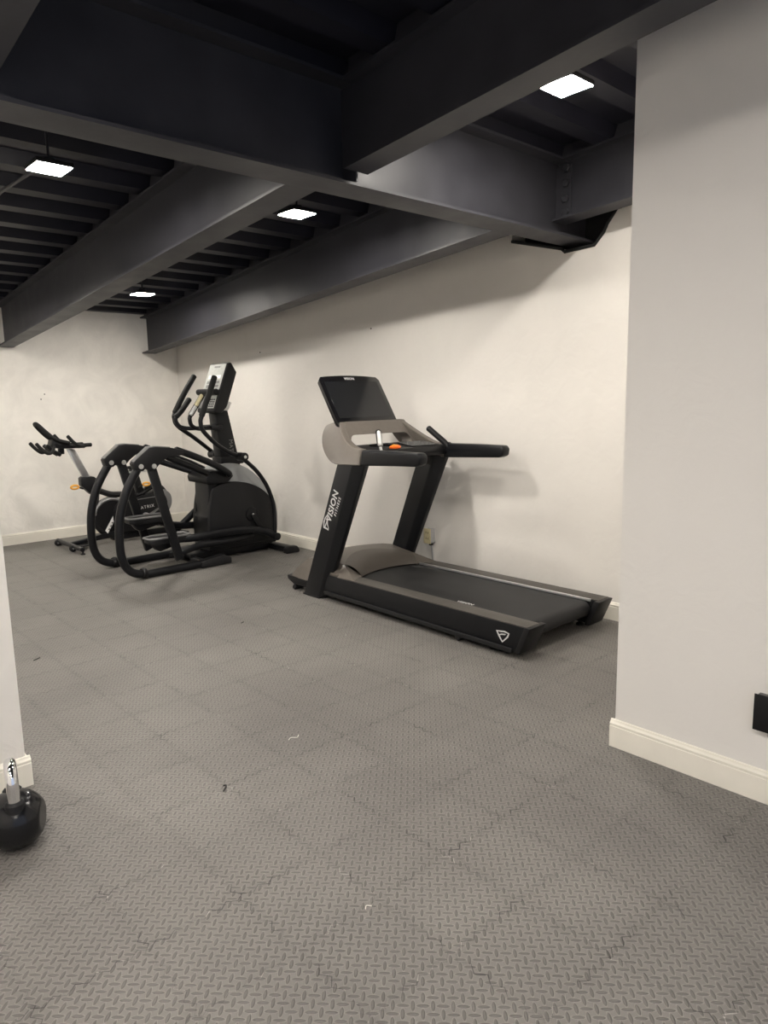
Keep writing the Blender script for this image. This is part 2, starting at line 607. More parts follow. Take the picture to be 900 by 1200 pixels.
# ------------------------------------------------------------------ steel frame
def i_beam(name, label, A, B, hgt, cope_a=None, tf=.013, web=.010, wtop=None, bolts=None):
    """A, B = (y, x_left, x_right, z_bottom) sections at both ends"""
    t = thing(name, label, 'beam', ((A[1] + A[2]) / 2, A[0], A[3]))
    def sec(S, x0, x1, z0, z1):
        return [(x0, S[0], z0), (x1, S[0], z0), (x1, S[0], z1), (x0, S[0], z1)]
    MB().hexa(sec(A, A[1], A[2], A[3], A[3] + tf), sec(B, B[1], B[2], B[3], B[3] + tf)).build('bottom_flange', 'steel', t, smooth=False)
    MB().hexa(sec(A, A[1], A[2], A[3] + hgt - tf, A[3] + hgt), sec(B, B[1], B[2], B[3] + hgt - tf, B[3] + hgt)).build('top_flange', 'steel', t, smooth=False)
    ca, cb = (A[1] + A[2]) / 2, (B[1] + B[2]) / 2
    MB().hexa(sec(A, ca - .03, ca + .03, A[3] + hgt, A[3] + hgt + .10), sec(B, cb - .03, cb + .03, B[3] + hgt, B[3] + hgt + .10)).build('light_leak_filler', 'steel', t, smooth=False)  # unseen filler added to stop light leaking through the deck ribs
    A2 = A if cope_a is None else (cope_a, *A[1:])
    MB().hexa(sec(A2, ca - web / 2, ca + web / 2, A[3] + tf, A[3] + hgt - tf),
              sec(B, cb - web / 2, cb + web / 2, B[3] + tf, B[3] + hgt - tf)).build('web', 'steel', t, smooth=False)
    return t

def girder():
    x0, x1, y0, y1, z0, h = XL, XR + .12, 2.668, 2.860, 2.480, .455
    t = thing('steel_girder', 'deep black steel girder crossing the whole ceiling into the right wall', 'beam', (x0, 2.76, z0))
    tf = .014
    MB().box((x0, y0, z0), (x1, y1, z0 + tf)).build('bottom_flange', 'steel', t, smooth=False)
    MB().box((x0, y0, z0 + h - tf), (x1, y1, z0 + h)).build('top_flange', 'steel', t, smooth=False)
    MB().box((x0, 2.72, z0 + h), (x1, 2.80, z0 + h + .08)).build('light_leak_filler', 'steel', t, smooth=False)  # added above the girder to block light leaks between bays
    MB().box((x0, 2.758, z0 + tf), (x1, 2.768, z0 + h - tf)).build('web', 'steel', t, smooth=False)
girder()

i_beam('steel_beam', 'black steel beam running to the far wall between the two far lamps and the left lamp',
       (2.775, 2.033, 2.208, 2.487), (8.425, 2.225, 2.385, 2.118), .42)
i_beam('steel_beam', 'black steel beam along the right wall over the treadmill and elliptical',
       (2.775, 3.532, 3.708, 2.487), (8.425, 3.810, 3.975, 2.093), .42)
t = i_beam('steel_beam', 'nearest black steel beam running overhead past the pillar top',
       (2.668, 2.226, 2.372, 2.540), (YF + .01, 2.105, 2.251, 2.902), .385, cope_a=2.755)
MB().box((2.294, 2.66, 2.497), (2.304, 2.755, 2.56)).build('end_tab', 'steel', t, smooth=False)
i_beam('steel_beam', 'black steel beam in the top left corner of the view',
       (2.668, .640, .788, 2.560), (YF + .01, .50, .648, 2.90), .375, cope_a=2.755)
def beam_c():
    t = i_beam('steel_beam', 'short bolted black steel beam between the girder and the pillar',
               (2.742, 3.968, 4.118, 2.572), (PY + .002, 3.985, 4.135, 2.66), .36)
    MB().box((4.024, 2.645, 2.60), (4.038, 2.755, 2.90), .002).build('splice_plate', 'steel', t, smooth=False)
    for y, z in ((2.672, 2.878), (2.678, 2.792), (2.679, 2.70), (2.677, 2.622)):
        MB().lathe([(.025, 4.024), (.025, 4.008), (.019, 4.003)], (0, y, z), 'x', 6).build('bolt', 'steel', t, smooth=False)
beam_c()

# ragged black rim of the wall pocket
rim = [(XR - .004, 3.27, 2.575), (XR - .004, 2.862, 2.463), (XR - .004, 2.835, 2.438), (XR - .004, 2.612, 2.446),
       (XR - .004, 2.548, 2.514), (XR - .004, 2.525, 2.561), (XR - .004, 2.469, 2.631), (XR - .004, 2.42, 2.70)]
struct(MB().tube(rim, .011, 8).build('trim_2', 'hole'))

# ------------------------------------------------------------------ ceiling lamps
def led(label, x, y, z, conduit=None, s=.182):
    t = thing('ceiling_light', label, 'light', (x, y, z), 'square ceiling lamps')
    h = s / 2
    MB().box((x - h, y - h, z), (x + h, y + h, z + .022), .004).build('housing', 'charcoal', t)
    d = h - .006
    MB().box((x - d, y - d, z - .003), (x + d, y + d, z + .001)).build('diffuser', 'led', t, smooth=False)
    zd = deck_z(y) + .05
    MB().lathe([(.035, z + .02), (.035, z + .05), (.007, z + .055), (.007, zd)], (x, y, 0), 'z', 14).build('stem', 'steel', t)
    if conduit:
        MB().tube(conduit, .010, 8).build('conduit', 'steel', t)
    return t
led('square lit lamp hanging above the left side, left of the long beam', 1.370, 3.960, 2.68,
    [(1.37, 4.0, 2.72), (1.34, 4.7, 2.72), (1.40, 6.3, 2.62)])
led('square lit lamp between the two far beams, nearer the girder', 2.877, 3.927, 2.68)
led('small far square lit lamp close to the back wall', 3.136, 6.838, 2.54)
led('largest square lit lamp beside the pillar, over the short bolted beam bay', 3.042, 2.034, 2.90)
# lamps outside the frame; those labelled fill are added to brighten the room
led('square lit lamp of the left bay nearest the girder', -.25, 1.85, 2.706)
led('added square fill lamp of the left bay beside the camera', -.25, .85, 2.774)  # unseen, added to brighten the pillar
led('added square fill lamp of the left bay behind the camera', -.25, -.2, 2.844)  # unseen, added for more light on pillar and near floor
led('rearmost added square fill lamp of the left bay', -.25, -1.3, 2.918)  # unseen extra lamp, added to lift the near end of the room
led('square lit lamp in the far left bay near the girder', .34, 4.40, 2.63)
led('added square fill lamp in the far left bay near the back wall', -.30, 6.8, 2.45)  # unseen, added to brighten the back wall
led('square lit lamp in the far middle bay near the back wall', 1.30, 6.9, 2.44)

# ------------------------------------------------------------------ treadmill
def treadmill():
    t = thing('treadmill', 'black and bronze-grey treadmill with a tilted screen, standing along the right wall', 'treadmill', (3.655, 3.4, 0))
    xn, xf = 3.21, 4.10
    # --- base frame: side rails
    for side, (xa, xb) in (('n', (xn, xn + .13)), ('f', (xf - .13, xf))):
        prof = [(2.325, .198), (2.40, .035), (4.30, .050), (4.30, .198)]
        MB().prism(prof, 'x', xa, xb, .006).build('side_rail', 'satin', t)
        xi0, xi1 = (xa + .004, xb - .004)
        r = MB().box((xi0, 2.345, .196), (xi1, 3.93, .203), .003).build('rail_top', 'railtop', t)
        if side == 'f':
            MB().box((xa - .012, 2.40, .188), (xa + .004, 3.95, .204), .002).build('edge_strip', 'alu', t)
            ends = MB().prism([(2.318, .200), (2.36, .200), (2.43, .03), (2.392, .03)], 'x', xa - .03, xb + .002, .006)
        else:
            MB().prism([(2.44, .030), (2.44, .058), (4.2, .074), (4.2, .046)], 'x', xa - .014, xa + .01, .004).build('lower_ledge', 'charcoal', t)
            ends = MB().prism([(2.318, .200), (2.36, .200), (2.43, .03), (2.392, .03)], 'x', xa - .002, xb + .03, .006)
        ends.build('end_cap', 'black', t)
    # running deck and belt wrapped round the rear roller
    bl = MB()
    yr, zr, rr = 2.445, .135, .052
    prof = [(4.15, .187)]
    for k in range(13):
        a = PI / 2 + PI * k / 12
        prof.append((yr + rr * math.cos(a), zr + rr * math.sin(a)))
    prof += [(4.15, .083)]
    bl.prism(prof, 'x', xn + .135, xf - .145)
    belt = bl.build('belt', 'belt', t, ang=0.4)
    text('belt_lettering', 'VISION', .040, (3.372, 3.02, .1885), (0.04, -1, 0), (1, .04, 0), 'print_', belt, .0006, 1.05, bold=.0006)
    text('belt_mark', 'VISION', .030, (3.86, 3.93, .1885), (0.5, -1, 0), (1, .5, 0), 'printdim', belt, .0006)
    MB().box((xn + .13, 2.52, .06), (xf - .13, 4.2, .082)).build('under_pan', 'black', t, smooth=False)
    # maker's shield on the near rail: outlined triangle with a flag stroke
    tri = [(0, .066), (.030, .070), (.064, .075), (.098, .066), (.088, .040), (.046, .0), (.018, .034)]
    lp = band(tri, .010) + [[(.022, .046), (.040, .054), (.072, .058), (.066, .050), (.044, .047), (.028, .041)]]
    flat_shape(lp, (xn - .0005, 2.560, .075), (0, -1, 0), (0, 0, 1), .0015).build('shield_badge', 'print_', t, smooth=False)
    # levelling feet and transport wheel
    for y, x in ((2.56, xn + .06), (2.60, xf - .06), (2.62, xn + .05)):
        MB().lathe([(.022, 0), (.024, .008), (.010, .016), (.008, .05)], (x, y, 0), 'z', 14).build('foot', 'rubber', t)
    MB().tube([(xn - .004, 2.86, .026), (xn + .05, 2.86, .026)], .022, 14).build('transport_wheel', 'rubber', t)
    MB().lathe([(.026, 0), (.026, .012), (.011, .02), (.009, .05)], (xf - .09, 2.50, 0), 'z', 14).build('foot', 'rubber', t)
    # --- motor hood: bronze cover
    z1 = .305
    b = MB()
    bm = b.bm
    # rows of points from front to the crest, over to the rear edge
    nx = 14
    def arch(u):      # u -1..1 across
        return 1 - u * u
    rows = []
    for (yc, ye, zc, ze, wx) in ((4.70, 4.67, .105, .100, .43), (4.62, 4.58, .20, .185, .43), (4.52, 4.47, .288, .272, .40),
                                 (4.40, 4.32, .310, .292, .365), (4.27, 4.085, .306, .272, .335)):
        row = []
        for i in range(nx + 1):
            u = -1 + 2 * i / nx
            row.append(bm.verts.new((3.655 + u * wx, ye + (yc - ye) * arch(u), ze + (zc - ze) * arch(u))))
        rows.append(row)
    for a, c in zip(rows[:-1], rows[1:]):
        for i in range(nx):
            bm.faces.new((a[i], a[i + 1], c[i + 1], c[i]))
    # flanks down to the rails
    for sgn, idx in ((-1, 0), (1, nx)):
        low = []
        for r in rows:
            v = r[idx]
            low.append(bm.verts.new((3.655 + sgn * .438, v.co.y - .03, .100 if v.co.y > 4.25 else .195)))
        for i in range(len(rows) - 1):
            f = (rows[i][idx], rows[i + 1][idx], low[i + 1], low[i])
            bm.faces.new(f if sgn < 0 else tuple(reversed(f)))
    bmesh.ops.recalc_face_normals(bm, faces=bm.faces)
    hood = b.build('motor_hood', 'bronze', t, ang=0.5)
    # arched darker lip from the crest down to the belt opening
    b = MB()
    bm = b.bm
    rows = []
    for k in range(7):
        s_ = k / 6
        row = []
        for i in range(nx + 1):
            u = -1 + 2 * i / nx
            yt, zt = 4.085 + .185 * arch(u), .272 + .036 * arch(u)
            yb_, zb = 3.945 + .075 * arch(u), .196
            bulge = .022 * math.sin(PI * s_)
            row.append(bm.verts.new((3.655 + u * (.335 - .045 * s_), yt + (yb_ - yt) * s_ - bulge * .4, zt + (zb - zt) * s_ + bulge)))
        rows.append(row)
    for a, c in zip(rows[:-1], rows[1:]):
        for i in range(nx):
            bm.faces.new((a[i], a[i + 1], c[i + 1], c[i]))
    # closed underside
    bm.faces.new([v for v in rows[-1]] + [bm.verts.new((3.655 + .27, 4.3, .19)), bm.verts.new((3.655 - .27, 4.3, .19))])
    bmesh.ops.recalc_face_normals(bm, faces=bm.faces)
    b.build('arched_lip', 'bronzed', t, ang=0.5)
    # corner wedges beside the arch, on the rails
    for sgn in (-1, 1):
        x = lambda v: 3.655 + sgn * v
        a = [(x(.335), 4.10, .276), (x(.29), 3.945, .200), (x(.436), 3.86, .200), (x(.436), 4.06, .200)]
        MB().hexa([Vector(p) for p in a], [Vector((p[0], p[1], .19)) for p in a]).build('hood_wedge', 'bronze', t, smooth=False)
        MB().prism([(4.06, .19), (4.06, .215), (4.32, .235), (4.36, .19)], 'x', x(.434) if sgn > 0 else x(.436), x(.30) if sgn > 0 else x(.30), .003).build('rail_block', 'bronzed', t)
    # black front tub under the hood
    MB().prism([(4.25, .045), (4.62, .045), (4.70, .075), (4.71, .112), (4.25, .112)], 'x', 3.215, 4.095, .012).build('front_tub', 'black', t)
    MB().tube([(3.225, 4.62, .022), (3.30, 4.62, .022)], .022, 14).build('front_wheel', 'rubber', t)
    MB().tube([(4.01, 4.62, .022), (4.085, 4.62, .022)], .022, 14).build('front_wheel', 'rubber', t)
    # --- uprights, leaning back to the console
    for nm, xa, xb in (('n', 3.195, 3.285), ('f', 4.015, 4.105)):
        lo = [(xa, 4.456, .004), (xb, 4.456, .004), (xb, 4.262, .004), (xa, 4.262, .004)]
        hi = [(xa, 3.985, 1.06), (xb, 3.985, 1.06), (xb, 3.742, 1.06), (xa, 3.742, 1.06)]
        lo2 = [(xa, 4.456, .004), (xb, 4.456, .004), (xb, 4.235, .004), (xb - .05, 4.225, .004), (xa, 4.268, .004)]
        hi2 = [(xa, 3.985, 1.06), (xb, 3.985, 1.06), (xb, 3.735, 1.06), (xb - .05, 3.725, 1.06), (xa, 3.818, 1.06)]
        if nm == 'f':
            lo2 = [(xa, 4.43, .004), (xa, 4.268, .004), (xa + .04, 4.225, .004), (xb, 4.235, .004), (xb, 4.456, .004)]
            hi2 = [(xa, 3.985, 1.06), (xa, 3.818, 1.06), (xa + .04, 3.735, 1.06), (xb, 3.735, 1.06), (xb, 3.985, 1.06)]
        up = MB().hexa(lo2, hi2, .008).build('upright', 'satin', t)
        if nm == 'n':
            d = Vector((0, -.41, .912)).normalized()
            u = Vector((0, .912, .41)).normalized()
            text('upright_lettering', 'VISION', .078, Vector((xa - .001, 4.090, .606)), d, u, 'print_', up, .001, 1.06, bold=.0012)
            text('upright_small_lettering', 'FITNESS', .034, Vector((xa - .001, 4.022, .66)), d, u, 'print_', up, .001, 1.35)
            tri = [(0, .02), (0.012, -.012), (.030, -.028), (.105, .012), (.12, .055), (.07, .052), (.03, .042)]
            tri = [(-.012, .058), (-.004, .030), (.0, .0), (.018, .004), (.040, .024), (.115, .052), (.072, .070), (.030, .074)]
            lp = band(tri, .011) + [[(.000, .052), (.05, .044), (.10, .052), (.05, .038), (.0, .042)]]
            flat_shape(lp, Vector((xa - .0005, 4.115, .548)), d, u, .0015).build('upright_shield', 'print_', up, smooth=False)
    MB().box((3.19, 4.255, 0), (3.29, 4.462, .012), .004).build('upright_foot', 'rubber', t)
    MB().box((4.01, 4.255, 0), (4.11, 4.462, .012), .004).build('upright_foot', 'rubber', t)
    # --- console frame: C shaped cheeks joined by a bar over the tray
    cheek = smooth2([(3.741, 1.048), (3.90, 1.044), (4.02, 1.045), (4.10, 1.085), (4.155, 1.160), (4.158, 1.245), (4.115, 1.308), (4.055, 1.328)], 5)
    cheek += [(3.99, 1.338), (3.948, 1.336)]
    cheek += smooth2([(3.945, 1.300), (3.925, 1.245), (3.870, 1.192), (3.80, 1.163), (3.735, 1.153)], 4)
    def lean(bm):
        # the frame leans forward and inward toward its top
        for v in bm.verts:
            s_ = min(1.0, max(0.0, (v.co.z - 1.05) / .285))
            dx = .13 * s_ ** 1.2
            v.co.x += dx * (3.651 - v.co.x) / .45
            v.co.y += 1.2 * dx
    cheek_far = cheek[:-18] + [(3.948, 1.336), (3.95, 1.318), (3.915, 1.275), (3.86, 1.222), (3.80, 1.178), (3.735, 1.153)]
    for xa, xb in ((3.190, 3.262), (4.040, 4.112)):
        fr = MB().prism(cheek if xa < 3.5 else cheek_far, 'x', xa, xb, .006)
        lean(fr.bm)
        fr.build('console_cheek', 'bronze', t)
    # bar with the rounded slot under it
    b = MB()
    bm = b.bm
    outer, inner = [], []
    def rrect(x0, x1, z0, z1, r, n=6):
        out = []
        for cx, cz, a0 in ((x1 - r, z1 - r, 0), (x0 + r, z1 - r, PI / 2), (x0 + r, z0 + r, PI), (x1 - r, z0 + r, 1.5 * PI)):
            for k in range(n + 1):
                a = a0 + PI / 2 * k / n
                out.append((cx + r * math.cos(a), cz + r * math.sin(a)))
        return out
    oo = rrect(3.258, 4.044, 1.125, 1.337, .008)
    ii = rrect(3.310, 4.005, 1.160, 1.240, .038)
    def yy(z, face):
        # bar leans with the cheeks; rear face is nearer the runner
        base = 3.945
        return base + (.11 if face else 0)
    n = len(oo)
    vo = [[bm.verts.new((p[0], yy(p[1], f), p[1])) for p in oo] for f in (0, 1)]
    vi = [[bm.verts.new((p[0], yy(p[1], f), p[1])) for p in ii] for f in (0, 1)]
    for i in range(n):
        j = (i + 1) % n
        bm.faces.new((vo[0][i], vo[0][j], vi[0][j], vi[0][i]))
        bm.faces.new((vo[1][j], vo[1][i], vi[1][i], vi[1][j]))
        bm.faces.new((vi[0][i], vi[0][j], vi[1][j], vi[1][i]))
        bm.faces.new((vo[0][j], vo[0][i], vo[1][i], vo[1][j]))
    bmesh.ops.recalc_face_normals(bm, faces=bm.faces)
    lean(bm)
    b.build('cross_bar', 'bronze', t, ang=0.7)
    # --- tray with cup holders, buttons and safety key
    MB().prism([(3.715, 1.072), (3.70, 1.100), (3.715, 1.142), (3.93, 1.166), (4.06, 1.162), (4.06, 1.075)], 'x', 3.262, 4.04, .006).build('tray', 'black', t)
    for cx, cy in ((3.47, 3.885), (3.58, 3.875)):
        cup = MB()
        cup.lathe([(.046, 1.160), (.048, 1.172), (.040, 1.174), (.037, 1.166), (.034, 1.12)], (cx, cy, 0), 'z', 24)
        cup.build('cup_holder', 'gloss', t)
    kp = MB().prism([(3.735, 1.147), (3.735, 1.151), (3.90, 1.174), (3.90, 1.169)], 'x', 3.70, 3.98, .001).build('key_panel', 'charcoal', t)
    ks = MB()
    for i in range(9):
        for j in range(5):
            yk = 3.752 + j * .030
            zk = 1.1535 + (yk - 3.735) * .139
            ks.box((3.712 + i * .029, yk, zk - .003), (3.732 + i * .029, yk + .018, zk + .0018))
    ks.build('keys', 'grey', kp, smooth=False)
    sk = MB().lathe([(.001, .0), (.048, .0), (.052, .010), (.040, .020), (.015, .024)], (0, 0, 0), 'z', 20,
                    Matrix.Translation((3.535, 3.745, 1.146)) @ Matrix.Diagonal((1.0, .62, 1.0, 1))).build('stop_button', 'red', t)
    MB().box((3.51, 3.735, 1.166), (3.56, 3.752, 1.172), .002).build('button_highlight', 'leverorange', sk)  # amber bar painting the yellow highlight on the button
    # --- side arms reaching back toward the runner
    for xa, xb in ((3.192, 3.272), (4.030, 4.112)):
        a = [(3.742, 1.046), (3.722, 1.154), (3.45, 1.157), (3.180, 1.155), (3.158, 1.130), (3.168, 1.082), (3.205, 1.068)]
        MB().prism(a, 'x', xa, xb, .014, 3).build('side_arm', 'satin', t)
    # --- pulse grips
    g = MB().tube([(3.375, 3.715, 1.135), (3.376, 3.73, 1.175)], .011, 12).build('grip_stem', 'silver', t)
    g = MB().tube([(3.376, 3.73, 1.172), (3.384, 3.75, 1.25), (3.386, 3.757, 1.276)], .021, 14).build('pulse_grip', 'black', t)
    MB().tube([(3.369, 3.718, 1.178), (3.377, 3.738, 1.25), (3.380, 3.747, 1.272)], .0185, 14, taper=(1.0, .75)).build('contact_plate', 'silver', g)
    MB().tube([(4.052, 3.690, 1.120), (4.040, 3.735, 1.165), (4.005, 3.865, 1.268)], .023, 14).build('pulse_grip', 'black', t)
    MB().lathe([(.030, -.012), (.030, .012)], (4.05, 3.70, 1.135), 'x', 16).build('grip_collar', 'black', t)
    # --- tilted screen
    c0 = Vector((3.602, 4.085, 1.300))       # bottom centre of the face
    ux = Vector((1, 0, 0))
    uz = Vector((0, .232, .362)).normalized()
    un = ux.cross(uz)                          # faces the runner (-y, up)
    un = -un if un.y > 0 else un
    def scr(x, h, d):
        return c0 + ux * x + uz * h - un * d
    W, Hh = .300, .452
    out = [(-W, 0), (W, 0), (W, Hh - .04)]
    for k in range(9):
        a = k / 8
        x = W * .93 - 2 * W * .93 * a
        out.append((x, Hh - .012 + .014 * (1 - (2 * a - 1) ** 2)))
    out.append((-W, Hh - .04))
    hs = MB().hexa([scr(x, h, 0) for x, h in out], [scr(x * .97, h * .985 + .004, .042) for x, h in out], .004).build('screen_housing', 'gloss', t)
    gl = [(-.262, .075), (.262, .075), (.262, .395), (-.262, .395)]
    MB().hexa([scr(x, h, -.0015) for x, h in gl], [scr(x, h, .002) for x, h in gl]).build('screen_glass', 'glass', hs, smooth=False)
    text('screen_lettering', 'VISION', .030, scr(-.055, .412, -.0012), ux, uz, 'print_', hs, .0006, 1.05, bold=.0004)
    MB().hexa([scr(x, h, .04) for x, h in ((-.12, .05), (.12, .05), (.12, .22), (-.12, .22))],
              [scr(x, h, .075) for x, h in ((-.10, .05), (.10, .05), (.10, .20), (-.10, .20))], .008).build('screen_bracket', 'charcoal', t)
    MB().box((3.47, 4.175, 1.262), (3.75, 4.245, 1.40), .01).build('screen_neck', 'charcoal', t)
    return t
treadmill()

# ------------------------------------------------------------------ elliptical trainer
def elliptical():
    yc = 6.19
    t = thing('elliptical_trainer', 'black elliptical trainer with tall moving handles and grey console, facing the right wall', 'elliptical', (3.2, yc, 0))
    for s in (-1, 1):
        yo = yc + s * .315                       # outer frame plane
        y = lambda d: yc + s * d
        # curved rear hoop running down and forward along the floor
        hoop = [(2.585, 1.0), (2.53, .935), (2.428, .765), (2.364, .578), (2.342, .41), (2.346, .225), (2.40, .098), (2.52, .040), (2.70, .036), (3.10, .038)]
        fr = MB().tube([(x, yo, z) for x, z in hoop], .036, 14, smooth=6, ry=.034).build('rear_hoop', 'satin', t)
        MB().lathe([(.045, -.02), (.05, -.012), (.05, .012), (.045, .02)], (2.53, yo, .048), 'x', 14).build('hoop_clamp', 'black', fr)
        MB().lathe([(.02, 0), (.026, .006), (.012, .014)], (2.545, yo, 0), 'z', 12).build('levelling_foot', 'rubber', fr)
        # bracket at the hip of the frame
        kn = [(2.488, 1.003), (2.520, 1.035), (2.640, 1.128), (2.700, 1.132), (2.83, 1.118), (2.957, 1.088), (2.957, 1.045), (2.80, 1.035),
              (2.735, .990), (2.68, .934), (2.640, .932), (2.600, .955), (2.574, .932), (2.505, .945)]
        k = MB().prism(kn, 'y', yo - .042, yo + .042, .008).build('hip_bracket', 'charcoal', t)
        MB().prism([(2.495, 1.018), (2.640, 1.135), (2.70, 1.139), (2.83, 1.124), (2.83, 1.118), (2.70, 1.130), (2.645, 1.124), (2.51, 1.012)],
                   'y', yo - .036, yo + .036, .001).build('bracket_cap', 'grey', k)
        for bx, bz in ((2.557, .973), (2.672, .968)):
            MB().lathe([(.019, -.050), (.022, -.044), (.022, .044), (.019, .050)], (bx, yo, bz), 'y', 16).build('bolt_cap', 'silver', k)
        # straight leg down to the floor rail
        a = [(2.615, .985), (2.700, .965), (2.905, .13), (2.835, .10)]
        MB().prism(a, 'y', yo - .026, yo + .026, .012).build('straight_leg', 'satin', t)
        # two arms forward to the drive housing
        MB().tube([(2.90, y(.315), 1.092), (3.08, y(.31), 1.022), (3.287, y(.27), .932), (3.44, y(.235), .850), (3.475, y(.225), .815)],
                  .031, 12, smooth=4, ry=.026).build('upper_arm', 'satin', t)
        MB().tube([(2.82, y(.30), 1.035), (3.05, y(.26), .94), (3.29, y(.16), .838)], .028, 12, ry=.024).build('lower_arm', 'satin', t)
        # foot block and crossbar end
        MB().prism([(3.05, 0.005), (3.06, .06), (3.14, .075), (3.30, .095), (3.37, .06), (3.37, .005)], 'y', yo - .05, yo + .05, .012).build('foot_block', 'charcoal', t)
        # pedal and its long lever, out of phase from side to side
        lift, sx = (0.0, 0.0) if s < 0 else (.150, -.03)
        yp = y(.16)
        ped = [(2.64, yp - .055), (2.68, yp - .080), (2.95, yp - .082), (3.03, yp - .062), (3.03, yp + .062), (2.95, yp + .082), (2.68, yp + .080), (2.64, yp + .055)]
        zb = .232 + lift
        p0 = [(x + sx, yy_, zb + .02 if x > 2.66 else zb + .035) for x, yy_ in ped]
        p1 = [(x + sx, yy_, zb + .075 if x > 2.66 else zb + .065) for x, yy_ in ped]
        pd = MB().hexa(p0, p1, .012, 3).build('pedal', 'charcoal', t)
        tr = [(x * .94 + 2.84 * .06 + sx, (yy_ - yp) * .84 + yp, zb + .074) for x, yy_ in ped]
        tr2 = [(a_, b_, c_ + .006) for a_, b_, c_ in tr]
        MB().hexa(tr, tr2, .002).build('pedal_tread', 'rubber', pd)
        rimp = [(x + sx, yy_, zb + .080) for x, yy_ in ped[:7]] + [(ped[7][0] + sx, ped[7][1], zb + .08)]
        MB().tube(rimp + [rimp[0]], .010, 8).build('pedal_rim', 'grey', pd)
        MB().prism([(2.68 + sx, zb + .03), (2.96 + sx, zb + .03), (2.90 + sx, zb - .012), (2.75 + sx, zb - .045), (2.72 + sx, zb - .03)], 'y', yp - .04, yp + .04, .008).build('pedal_keel', 'black', pd)
        if s < 0:
            lev = [(2.92, y(.19), .275), (3.083, y(.235), .272), (3.338, y(.25), .285), (3.60, y(.255), .275), (3.80, y(.255), .235), (3.93, y(.26), .172)]
        else:
            lev = [(2.92, y(.19), .405), (3.10, y(.235), .33), (3.34, y(.25), .300), (3.60, y(.255), .285), (3.80, y(.255), .235), (3.93, y(.26), .172)]
        MB().tube(lev, .036, 12, smooth=4, ry=.024).build('pedal_lever', 'satin', t)
        if s < 0:
            lk = [(2.87, y(.30), .165), (3.105, y(.27), .205), (3.361, y(.22), .185), (3.70, y(.20), .195)]
        else:
            lk = [(3.02, y(.26), .22), (3.17, y(.26), .30), (3.45, y(.24), .525), (3.50, y(.20), .56)]
        MB().tube(lk, .034, 12, ry=.024).build('guide_link', 'satin', t)
        # moving handle: one long bent tube past its pivot down to the lever
        if s < 0:
            up = [(3.350, 1.727), (3.292, 1.588), (3.198, 1.379), (3.184, 1.312), (3.206, 1.240), (3.321, 1.124), (3.454, 1.035), (3.553, .990),
                  (3.633, .938), (3.764, .815), (3.868, .654), (3.924, .476), (3.930, .289), (3.925, .185)]
        else:
            up = [(3.425, 1.752), (3.303, 1.577), (3.200, 1.405), (3.190, 1.351), (3.222, 1.277), (3.384, 1.159), (3.560, 1.020), (3.60, .985),
                  (3.66, .93), (3.775, .812), (3.872, .654), (3.924, .476), (3.930, .289), (3.925, .185)]
        yh = .262
        h = MB().tube([(x, y(yh), z) for x, z in up], .0205, 12, smooth=6).build('moving_handle', 'satin', t)
        MB().tube([(x, y(yh), z) for x, z in up[:3]], .0265, 12, smooth=6).build('handle_grip', 'foam', h)
        px, pz = (3.575, .985)
        hub = MB()
        hub.lathe([(.030, -.09), (.040, -.085), (.040, .03), (.030, .036)], (px, y(yh) if s < 0 else y(yh), pz), 'y', 18,
                  None if s < 0 else None)
        hub.build('handle_pivot', 'black', t)
        MB().lathe([(.014, -.004), (.014, .004)], (px, y(yh + .092) if s < 0 else y(yh + .04), pz), 'y', 14).build('pivot_cap', 'silver', t)
        MB().lathe([(.030, -.04), (.038, -.036), (.038, .036), (.030, .04)], (3.935, y(yh), .165), 'y', 16).build('lever_joint', 'black', t)
        # fixed handle with pulse plates
        if s < 0:
            fx = [(3.290, y(.12), 1.560), (3.262, y(.12), 1.520), (3.172, y(.11), 1.388), (3.158, y(.11), 1.340), (3.184, y(.10), 1.284), (3.267, y(.09), 1.256), (3.44, y(.04), 1.268)]
        else:
            fx = [(3.322, y(.19), 1.530), (3.226, y(.18), 1.422), (3.164, y(.17), 1.370), (3.168, y(.17), 1.310), (3.224, y(.15), 1.262), (3.381, y(.08), 1.256), (3.45, y(.04), 1.266)]
        fh = MB().tube(fx, .019, 12, smooth=5).build('fixed_handle', 'satin', t)
        if s > 0:
            MB().tube(fx[:3], .026, 12, smooth=5).build('fixed_grip', 'foam', fh)
        else:
            gr = MB().tube(fx[:3], .024, 12, smooth=5).build('fixed_grip', 'foam', fh)
            o_ = Vector((-.008, -.010, .002))
            top_ = [Vector(p) + o_ for p in (fx[0], (3.252, fx[1][1], 1.505), (3.228, fx[1][1], 1.470))]
            low_ = [Vector(p) + o_ for p in ((3.220, fx[1][1], 1.458), fx[2])]
            MB().tube(top_, .0185, 12, smooth=3).build('pulse_plate', 'yellow', fh)
            MB().tube(low_, .0175, 12).build('pulse_plate', 'silver', fh)
        # crank on the drive housing
        MB().lathe([(.060, -.010), (.068, -.006), (.068, .010), (.060, .014)], (3.732, y(.175), .405), 'y', 24).build('crank_disc', 'black', t)
        ca = MB()
        ca.prism([(3.70, .40), (3.765, .405), (3.83, .275), (3.775, .255)], 'y', y(.195) - .012, y(.195) + .012, .006)
        ca.build('crank_arm', 'black', t)
        MB().lathe([(.009, -.003), (.009, .003)], (3.732, y(.192), .405), 'y', 12).build('crank_bolt', 'print_', t)
        # dark side shell of the drive housing
        sh = smooth2([(3.272, .10), (3.268, .40), (3.300, .600), (3.33, .69), (3.40, .725), (3.50, .738), (3.600, .735), (3.728, .707), (3.866, .638), (3.965, .535), (4.015, .400), (4.020, .25), (3.97, .12)], 4)
        MB().prism(sh, 'y', y(.10), y(.165), .010).build('side_shell', 'charcoal', t)
        ln = MB()
